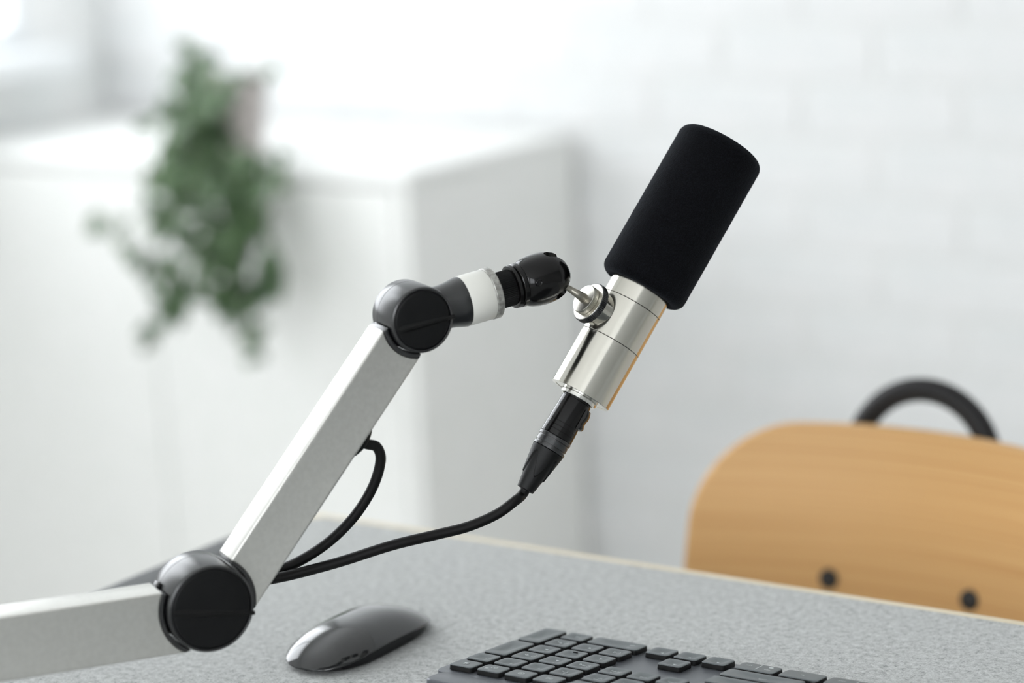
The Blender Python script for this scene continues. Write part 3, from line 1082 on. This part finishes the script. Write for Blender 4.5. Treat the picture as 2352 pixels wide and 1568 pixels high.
# male socket ring belongs to the microphone's foot
sk = lathe([(z * 0.001, q * 0.001) for z, q in [(-0.5, 0), (-0.5, 11.6), (2.6, 11.6), (2.9, 11.2), (2.9, 10.0), (1.0, 10.0), (1.0, 0)]], 72)
part('socket_ring', sk, M['chrome'], mic, MX=CF)
sh = plug('plug_shell', [(1.2, 0), (1.2, 9.0), (3.6, 9.0), (3.9, 9.5), (4.1, 9.55), (19.6, 9.75), (19.7, 9.55), (19.9, 9.55), (20.0, 9.8), (22.3, 9.9), (22.4, 9.7), (22.6, 9.7), (22.7, 9.95),
                         (24.9, 10.0), (25.0, 9.8), (25.2, 9.8), (25.3, 10.05), (28.3, 10.1), (28.6, 9.8), (28.6, 0)], M['gloss_black'])
sh['label'] = 'glossy black plug shell'
plug('plug_collar', [(28.6, 0), (28.6, 10.0), (28.9, 10.25), (30.6, 10.3), (30.7, 9.5), (31.5, 9.5), (31.6, 9.9), (34.6, 9.9), (34.7, 9.3), (35.6, 9.3), (35.7, 10.2), (37.2, 10.2), (37.4, 9.6), (37.4, 0)], M['black_plastic'])
# boot: outer skirt with scalloped lower edge over a slimmer inner sleeve
bm = bmesh.new()
nth, nz = 200, 110
rings = []
z0b, z1b = 37.6, 64.6
for i in range(nz + 1):
    z = z0b + (z1b - z0b) * i / nz
    t = i / nz
    ring = []
    for j in range(nth):
        th = 2 * math.pi * j / nth
        r_out = 10.0 - 4.1 * t
        r_in = 9.3 - 4.05 * t
        ph = ((th + math.radians(18)) * 4 / (2 * math.pi)) % 1.0
        edge = 0.40 - 0.26 * math.cos(2 * math.pi * ph)     # where the skirt ends at this angle
        s = max(0.0, min(1.0, (edge - t) / 0.035 + 0.5))
        s = s * s * (3 - 2 * s)
        r_ = (r_in + (r_out - r_in) * s)
        if i == 0:
            r_ = 9.9
        if i == nz:
            r_ -= 0.5
        ring.append(bm.verts.new((r_ * math.cos(th) * 0.001, r_ * math.sin(th) * 0.001, z * 0.001)))
    rings.append(ring)
for a, c in zip(rings, rings[1:]):
    for j in range(nth):
        bm.faces.new((a[j], a[(j + 1) % nth], c[(j + 1) % nth], c[j]))
bm.faces.new(rings[0]); bm.faces.new(rings[-1])
plug('boot', None, M['soft_black'], bm=bm, smooth=25)
# latch on the shell's right side
la_dir = CF.to_3x3().inverted() @ camvec(0.9, 0.3, -0.35)
la_ang = math.atan2(la_dir.y, la_dir.x)
LF = CF @ Matrix.Rotation(la_ang, 4, 'Z')
bm = bmesh.new()
secs = []
for (z, h0, h1) in ((6.0, 8.8, 10.6), (8.5, 8.8, 11.5), (11, 8.8, 11.6), (13, 8.8, 11.1), (15, 8.8, 11.2), (16.8, 8.8, 11.9), (18.2, 8.8, 11.4), (18.8, 8.8, 10.2)):
    secs.append([bm.verts.new((x * 0.001, y * 0.001, z * 0.001)) for (x, y) in ((h0, -3.2), (h1 - 0.5, -3.2), (h1, -2.6), (h1 + 0.1, 0), (h1, 2.6), (h1 - 0.5, 3.2), (h0, 3.2))])
for a, c in zip(secs, secs[1:]):
    for j in range(7):
        bm.faces.new((a[j], a[(j + 1) % 7], c[(j + 1) % 7], c[j]))
bm.faces.new(secs[0]); bm.faces.new(secs[-1])
part('latch', bm, M['gloss_black'], sh, MX=LF, smooth=40)


def wrap_text(s, size, radius, z, ang, name, material, parent, flip=False):
    bm = text_mesh(s, size)
    for v in bm.verts:
        x, y = v.co.x, v.co.y
        a = ang - x / radius
        v.co = Vector((radius * math.cos(a), radius * math.sin(a), z - y)) * 0.001
    return part(name, bm, material, parent, MX=CF, smooth=0)


cam_dir = CF.to_3x3().inverted() @ (-FWD)
cang = math.atan2(cam_dir.y, cam_dir.x)
M['emboss'] = mat('raised_black_lettering', (58, 62, 64), 0.4)
M['tiny_print'] = mat('grey_fine_print', (120, 124, 128), 0.4)
wrap_text('NEUTRIK', 3.1, 9.96, 33.1, cang - 0.15, 'lettering', M['emboss'], sh)
left_dir = CF.to_3x3().inverted() @ camvec(-0.86, -0.4, -0.5)
wrap_text('XX', 2.3, 9.72, 9.5, math.atan2(left_dir.y, left_dir.x), 'lettering', M['tiny_print'], sh)

boot_end = MB + CA * 0.0642
cp = [boot_end - CA * 0.003, boot_end + CA * 0.004, P(1183, 1150, 1.418), P(1140, 1181, 1.416), P(1075, 1209, 1.414), P(1000, 1228, 1.412), P(900, 1252, 1.408),
      P(790, 1287, 1.405), P(700, 1312, 1.402), P(640, 1326, 1.400), P(590, 1334, 1.400), P(562, 1330, 1.402), P(560, 1318, 1.404), P(585, 1312, 1.406), P(650, 1305, 1.407), P(735, 1259, 1.404), P(805, 1196, 1.400),
      P(853, 1125, 1.396), P(874, 1060, 1.391), P(866, 1027, 1.388)]
ge = GF @ Vector((0, 0, 0.004))
cp += [ge.lerp(cp[-1], 0.35), ge, GF @ Vector((0, 0, 0.0005))]
part('cord', tube(catmull(cp, 10), 0.00305, 18), M['cable'], cab_o)

# ------------------------------------------------------------------ mouse
mo = Vector((-0.8835, 1.1260, TOP))
mouse = thing('computer_mouse', 'glossy black low-profile computer mouse on the felt mat', 'mouse', mo)


def mouse_outline(y, s=1.0):
    """half width at lengthwise position y (-1..1)"""
    return 28.6 * (1 - abs(y) ** 3.6) ** (1 / 2.2)


def mouse_grid(zfun, ny=56, nx=28, shrink=0.0):
    V = []
    for i in range(ny + 1):
        y = -math.cos(math.pi * i / ny)
        hw = max(mouse_outline(y) - shrink, 0.02)
        V.append([(hw * -math.cos(math.pi * j / nx), y * (56.7 - shrink), -math.cos(math.pi * j / nx)) for j in range(nx + 1)])
    return [[(x, yy, zfun(u, yy / 56.7)) for (x, yy, u) in rowv] for rowv in V]


def top_z(u, t):
    base = rim_z_side(u, t)
    crown = 21.4 * (1 - abs(t) ** 2.5 * 0.81)
    side = base
    return side + (crown - side) * (1 - abs(u) ** (2.2 + 1.0 * t * t)) ** 0.95 if abs(u) < 1 else side


def rim_z_side(u, t):
    # the shell's long edges bow upward in the middle
    return 3.6 + 6.0 * max(0, 1 - (t / 0.98) ** 2)


def sheet(bm, G):
    vv = [[bm.verts.new(Vector(c) * 0.001) for c in r_] for r_ in G]
    for a, c in zip(vv, vv[1:]):
        for j in range(len(a) - 1):
            bm.faces.new((a[j], a[j + 1], c[j + 1], c[j]))
    return vv


MM = Matrix.Translation(mo)
bm = bmesh.new()
g1 = sheet(bm, mouse_grid(top_z))
g0 = sheet(bm, mouse_grid(lambda u, t: rim_z_side(u, t) - 0.8))
ny, nx = len(g1) - 1, len(g1[0]) - 1
loop = [(0, j) for j in range(nx)] + [(i, nx) for i in range(ny)] + [(ny, j) for j in range(nx, 0, -1)] + [(i, 0) for i in range(ny, 0, -1)]
for q in range(len(loop)):
    (a, b_), (c, d_) = loop[q], loop[(q + 1) % len(loop)]
    bm.faces.new((g1[a][b_], g1[c][d_], g0[c][d_], g0[a][b_]))
bmesh.ops.remove_doubles(bm, verts=bm.verts, dist=0.00002)
part('top_shell', bm, M['mouse_top'], mouse, MX=MM, smooth=50)['label'] = 'glossy black top shell'
bm = bmesh.new()


def belly_z(u, t):
    lo = 0.9 + 0.5 * abs(t) ** 3.2
    return lo + 0.5 * abs(u) ** 4


g1 = sheet(bm, mouse_grid(lambda u, t: max(rim_z_side(u, t) - 0.9, belly_z(u, t) + 0.3), shrink=1.0))
g0 = sheet(bm, mouse_grid(belly_z, shrink=2.6))
for q in range(len(loop)):
    (a, b_), (c, d_) = loop[q], loop[(q + 1) % len(loop)]
    bm.faces.new((g1[a][b_], g1[c][d_], g0[c][d_], g0[a][b_]))
bmesh.ops.remove_doubles(bm, verts=bm.verts, dist=0.00002)
part('belly', bm, M['mouse_body'], mouse, MX=MM, smooth=50)
for sx in (-1, 1):
    part('glide_rail', bbox(mo.x + sx * 0.014 - 0.0012, mo.x + sx * 0.014 + 0.0012, mo.y - 0.036, mo.y + 0.036, TOP, TOP + 0.0016, 0.0003, 1), M['soft_black'], mouse)

# ------------------------------------------------------------------ keyboard
PA, PB = 0.019, 0.0185
KSL, KYAW = math.radians(6.25), math.radians(0.65)
K0 = RZ @ Vector((-0.0350, 1.3368, 0)) + Vector((0, 0, CAM.z - 0.4856))    # top of the key at column 0, row 0
KA = Vector((math.cos(KYAW), math.sin(KYAW), 0))
KB_ = Vector((-math.sin(KYAW) * math.cos(KSL), math.cos(KYAW) * math.cos(KSL), -math.sin(KSL)))
KN = KA.cross(KB_).normalized()
KH = 0.0032                                                  # key height above the plate
KM = Matrix((KA, KB_, KN)).transposed().to_4x4()
KM.translation = K0 - KN * KH
KI = KM.inverted()
kb = bpy.data.objects.new('keyboard', None)
COL.objects.link(kb)
kb.matrix_world = KM
kb.empty_display_size = 0.05
tag(kb, 'slim dark grey full-size keyboard seen from behind on the felt mat', 'keyboard')
GAP = 0.14
A_END = 3 + 1 + GAP + 3 + GAP + 15 - 0.5                     # left margin of the main block, in units


def kpart(name, bm, material, parent=None, loc=(0, 0, 0), smooth=35):
    me = finish(bm, name, smooth)
    if material is not None:
        me.materials.append(material)
    o = bpy.data.objects.new(name, me)
    COL.objects.link(o)
    o.parent = parent or kb
    o.location = loc
    return o


px0, px1 = -0.0145, (A_END) * PA + 0.0050
py0, py1 = -0.0135, 5 * PB + 0.0118
kpart('base_plate', slab(round_rect(px0, px1, py0, py1, 0.008), -0.0042, 0.0, 0.0006, 2), M['kb_plate'])
# thick bar along the back edge, resting on the mat
zmat = lambda x, y: ((TOP - (KM @ Vector((x, y, 0))).z) / KN.z)
bar_y0, bar_y1 = -0.0335, -0.0122
bar = slab(round_rect(px0 + 0.0065, px1 - 0.0065, bar_y0, bar_y1, 0.0065), zmat(0.1, -0.022) + 0.0012, 0.0006, 0.0014, 3)
kpart('rear_bar', bar, M['kb_plate'])
for x in (0.02, px1 - 0.03):
    for y, hgt in ((-0.024, 0.0), (py1 - 0.012, 0.0)):
        zz = zmat(x, y)
        kpart('foot', bbox(x - 0.006, x + 0.006, y - 0.004, y + 0.004, zz, -0.004 if y > 0 else zz + 0.004, 0.0006, 1), M['soft_black'])

key_mesh = {}


def dish_depth(x, y, w, d):
    rx, ry = max(w * 0.5 - 0.0016, 0.001), d * 0.5 - 0.0012
    if w > 0.022:
        rx = w * 0.5 - 0.0016
    if d > 0.022:
        ry = d * 0.5 - 0.0016
    q = (abs(x) / rx) ** 2.0 + (abs(y) / ry) ** 2.0
    return -0.0013 * max(0.0, 1 - q)


def get_key(w, d, dished):
    kk = (round(w, 4), round(d, 4), dished)
    if kk in key_mesh:
        return key_mesh[kk]
    bm = bmesh.new()
    out = round_rect(-w / 2, w / 2, -d / 2, d / 2, 0.0022, 5)
    n_ = len(out)

    def ringat(inset, z, sc=1.0):
        o2 = round_rect(-w / 2 + inset, w / 2 - inset, -d / 2 + inset, d / 2 - inset, max(0.0022 - inset, 0.0009), 5)
        return [bm.verts.new((x, y, z)) for x, y in o2]
    rs = [ringat(-0.0002, 0.0), ringat(0.0, KH - 0.0005), ringat(0.00025, KH - 0.0001), ringat(0.0006, KH)]
    for sc in (0.9, 0.78, 0.64, 0.48, 0.3, 0.14):
        rr = []
        for i, (x, y) in enumerate(out):
            # blend from the key's outline to an oval
            a = math.atan2(y / d, x / w)
            ex, ey = (w / 2 - 0.0012) * math.cos(a), (d / 2 - 0.0012) * math.sin(a)
            f = min(1.0, (1 - sc) / 0.25)
            X = (x * (1 - f) * 0.93 + ex * f) * sc
            Y = (y * (1 - f) * 0.93 + ey * f) * sc
            rr.append(bm.verts.new((X, Y, KH + (dish_depth(X, Y, w, d) if dished else 0))))
        rs.append(rr)
    for r0, r1 in zip(rs, rs[1:]):
        for i in range(n_):
            bm.faces.new((r0[i], r0[(i + 1) % n_], r1[(i + 1) % n_], r1[i]))
    bm.faces.new(rs[0]); bm.faces.new(rs[-1])
    me = finish(bm, 'key', 40)
    me.materials.append(M['key'])
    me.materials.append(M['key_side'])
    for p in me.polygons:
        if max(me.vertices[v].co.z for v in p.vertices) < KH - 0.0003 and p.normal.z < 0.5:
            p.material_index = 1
    key_mesh[kk] = me
    return me


def glyph_into(bm, kind, cx, cy, s):
    """small printed marks, as the typist sees them (x right, y up)"""
    def poly(pts):
        bm.faces.new([bm.verts.new((cx + x * s, cy + y * s, 0)) for x, y in pts])
    if kind == 'up': poly([(-0.5, -0.4), (0.5, -0.4), (0, 0.5)])
    elif kind == 'down': poly([(0.5, 0.4), (-0.5, 0.4), (0, -0.5)])
    elif kind == 'left': poly([(0.4, 0.5), (-0.5, 0), (0.4, -0.5)])
    elif kind == 'right': poly([(-0.4, -0.5), (0.5, 0), (-0.4, 0.5)])
    elif kind == 'dot': poly([(0.6 * math.cos(i * math.pi / 8), 0.6 * math.sin(i * math.pi / 8)) for i in range(16)])
    elif kind == 'lock':
        poly([(-0.5, -0.5), (0.5, -0.5), (0.5, 0.15), (-0.5, 0.15)])
        poly([(-0.35, 0.15), (-0.2, 0.15), (-0.2, 0.5), (-0.35, 0.5)]); poly([(0.2, 0.15), (0.35, 0.15), (0.35, 0.5), (0.2, 0.5)]); poly([(-0.35, 0.5), (0.35, 0.5), (0.35, 0.62), (-0.35, 0.62)])
    elif kind == 'box':
        for q in ([(-0.6, -0.5), (0.6, -0.5), (0.6, -0.35), (-0.6, -0.35)], [(-0.6, 0.35), (0.6, 0.35), (0.6, 0.5), (-0.6, 0.5)],
                  [(-0.6, -0.35), (-0.45, -0.35), (-0.45, 0.35), (-0.6, 0.35)], [(0.45, -0.35), (0.6, -0.35), (0.6, 0.35), (0.45, 0.35)],
                  [(-0.25, -0.15), (0.25, -0.15), (0.25, 0.15), (-0.25, 0.15)]):
            poly(q)
    elif kind == 'ring':
        for i in range(16):
            a0, a1 = 2 * math.pi * i / 16, 2 * math.pi * (i + 1) / 16
            poly([(0.6 * math.cos(a0), 0.6 * math.sin(a0)), (0.6 * math.cos(a1), 0.6 * math.sin(a1)), (0.42 * math.cos(a1), 0.42 * math.sin(a1)), (0.42 * math.cos(a0), 0.42 * math.sin(a0))])
        poly([(0.18 * math.cos(i * math.pi / 4), 0.18 * math.sin(i * math.pi / 4)) for i in range(8)])
    elif kind == 'bar': poly([(-0.06, -1), (0.06, -1), (0.06, 1), (-0.06, 1)])


def add_key(a, r, wu=1.0, du=1.0, legend=(), dished=True, shift=0.0):
    """a, r: centre in key units; legend: (mark, x mm, y mm, size mm) as the typist sees it"""
    w, d = wu * PA - 0.0034, du * PB - 0.0033
    if r < 0.5:
        d = 0.0138
    o = bpy.data.objects.new('key', get_key(w, d, dished))
    COL.objects.link(o)
    o.parent = kb
    o.location = (a * PA, r * PB + shift, 0.0003)
    if legend:
        bm = bmesh.new()
        for (s, x, y, size) in legend:
            if s.startswith('#'):
                glyph_into(bm, s[1:], x, y, size)
            else:
                tm = text_mesh(s, size)
                bmesh.ops.translate(tm, verts=tm.verts, vec=(x, y, 0))
                me_ = bpy.data.meshes.new('tmp'); tm.to_mesh(me_); tm.free()
                bm.from_mesh(me_); bpy.data.meshes.remove(me_)
        for v in bm.verts:
            X, Y = -v.co.x * 0.001, -v.co.y * 0.001          # the typist sits on the far side
            v.co = (X, Y, KH + (dish_depth(X, Y, w, d) if dished else 0) + 0.00012)
        me = bpy.data.meshes.new('legend')
        bm.to_mesh(me); bm.free()
        me.materials.append(M['legend'])
        lg = bpy.data.objects.new('legend', me)
        COL.objects.link(lg)
        lg.parent = o
    return o


S = 3.3
# number pad, column 0 is the typist's right-hand edge
add_key(0, 0, legend=[('#lock', 0, 0, 3.2)], dished=False)
add_key(1, 0, legend=[('#box', 0, -1, 3.0), ('#lock', 3.6, 2.2, 2.2)], dished=False)
add_key(2, 0, legend=[('#ring', 0, 0, 3.4)], dished=False)
add_key(3, 0, legend=[('#box', 0, 0, 3.2)], dished=False)
add_key(0, 1, legend=[('–', 0, -1, 4.2)]); add_key(1, 1, legend=[('*', 0, -1, 4.6)]); add_key(2, 1, legend=[('/', 0, 0, 3.6)])
add_key(3, 1, legend=[('clear', -3.2, 1.4, 2.6), ('#bar', 0.6, 0, 3.4), ('num', 4.0, -1.4, 2.6)])
for c, (n_, sub) in zip((1, 2, 3), (('9', 'pg up'), ('8', '#up'), ('7', 'home'))):
    add_key(c, 2, legend=[(n_, 0, 2.6, 3.2), (sub, 0, -2.4, 2.4 if sub[0] == '#' else 3.4)])
for c, (n_, sub) in zip((1, 2, 3), (('6', '#right'), ('5', ''), ('4', '#left'))):
    o = add_key(c, 3, legend=[(n_, 0, 2.6, 3.2)] + ([(sub, 0, -2.4, 2.4)] if sub else []))
    if n_ == '5':
        bp_ = kpart('homing_bar', bbox(-0.0017, 0.0017, 0.0040, 0.0047, KH - 0.0007, KH + 0.0001, 0.0002, 1), M['key_side'], o)
for c, (n_, sub) in zip((1, 2, 3), (('3', 'pg dn'), ('2', '#down'), ('1', 'end'))):
    add_key(c, 4, legend=[(n_, 0, 2.6, 3.2), (sub, 0, -2.4, 2.4 if sub[0] == '#' else 3.4)])
add_key(1, 5, legend=[('.', 0, 2.6, 3.2), ('del', 0, -2.4, 3.2)])
add_key(2.5, 5, 2.0, legend=[('0', -9, 2.6, 3.2), ('ins', -9, -2.4, 3.2)])
add_key(0, 2.5, 1, 2, legend=[('+', 0, 8, 4.0)])
add_key(0, 4.5, 1, 2, legend=[('=', 0, -9, 3.6), ('enter', 0, 10, 3.0)])
# arrows and navigation
n0 = 4 + GAP
add_key(n0, 5, legend=[('#right', 0, 0, 2.2)]); add_key(n0 + 1, 5, legend=[('#down', 0, 0, 2.2)]); add_key(n0 + 2, 5, legend=[('#left', 0, 0, 2.2)])
add_key(n0 + 1, 4, legend=[('#up', 0, 0, 2.2)], shift=-0.0006)
for i, s in enumerate(('page\nup', 'home', 'ins')):
    add_key(n0 + i, 1, legend=[(s, 0, 0, 3.0)])
for i, s in enumerate(('page\ndown', 'end', 'delete')):
    add_key(n0 + i, 2, legend=[(s, 0, 0, 3.0)])
for i, s in enumerate(('F15', 'F14', 'F13')):
    add_key(n0 + i, 0, legend=[(s, 0, 0, 3.0)], dished=False)
# main block, listed from the typist's left to right
m0 = n0 + 2.5 + GAP


def main_row(r, keys, dished=True):
    x = 0.0
    for item in keys:
        s, wu = item[0], item[1]
        a = m0 + 15 - (x + wu / 2)
        if s:
            if '|' in s and len(s) > 1:
                l_, r_ = s.split('|')
                lg = [(l_, -wu * 4.4, 0, 2.8), ('#bar', 0, 0, 5.0), (r_, wu * 4.4, -1.2, 2.8)] + ([('#dot', -wu * 4.4, -3.4, 2.4)] if l_ == 'opt' else [])
                if l_ == 'opt':
                    lg[0] = (l_, -wu * 4.4, 2.2, 2.8)
                add_key(a, r, wu, 1, legend=lg, dished=False)
            else:
                add_key(a, r, wu, 1, legend=[(s, 0, 0, 3.0 if len(s) > 1 else 3.8)], dished=dished and not (r == 5 and s != ' '))
        x += wu


main_row(0, [('esc', 1.0)] + [('F%d' % i, 14 / 13) for i in range(1, 14)], dished=False)
main_row(1, [(c, 1) for c in "`1234567890-="] + [('back', 2)])
main_row(2, [('tab', 1.5)] + [(c, 1) for c in 'QWERTYUIOP[]'] + [('\\', 1.5)])
main_row(3, [('caps', 1.75)] + [(c, 1) for c in "ASDFGHJKL;'"] + [('enter', 2.25)])
main_row(4, [('shift', 2.25)] + [(c, 1) for c in 'ZXCVBNM,./'] + [('shift', 2.75)])
main_row(5, [('ctrl', 1.25), ('opt', 1.25), ('cmd|alt', 1.5), (' ', 5.0 + 1.0), ('alt|cmd', 2.0), ('fn', 1.5), ('opt|ctrl', 1.5)])
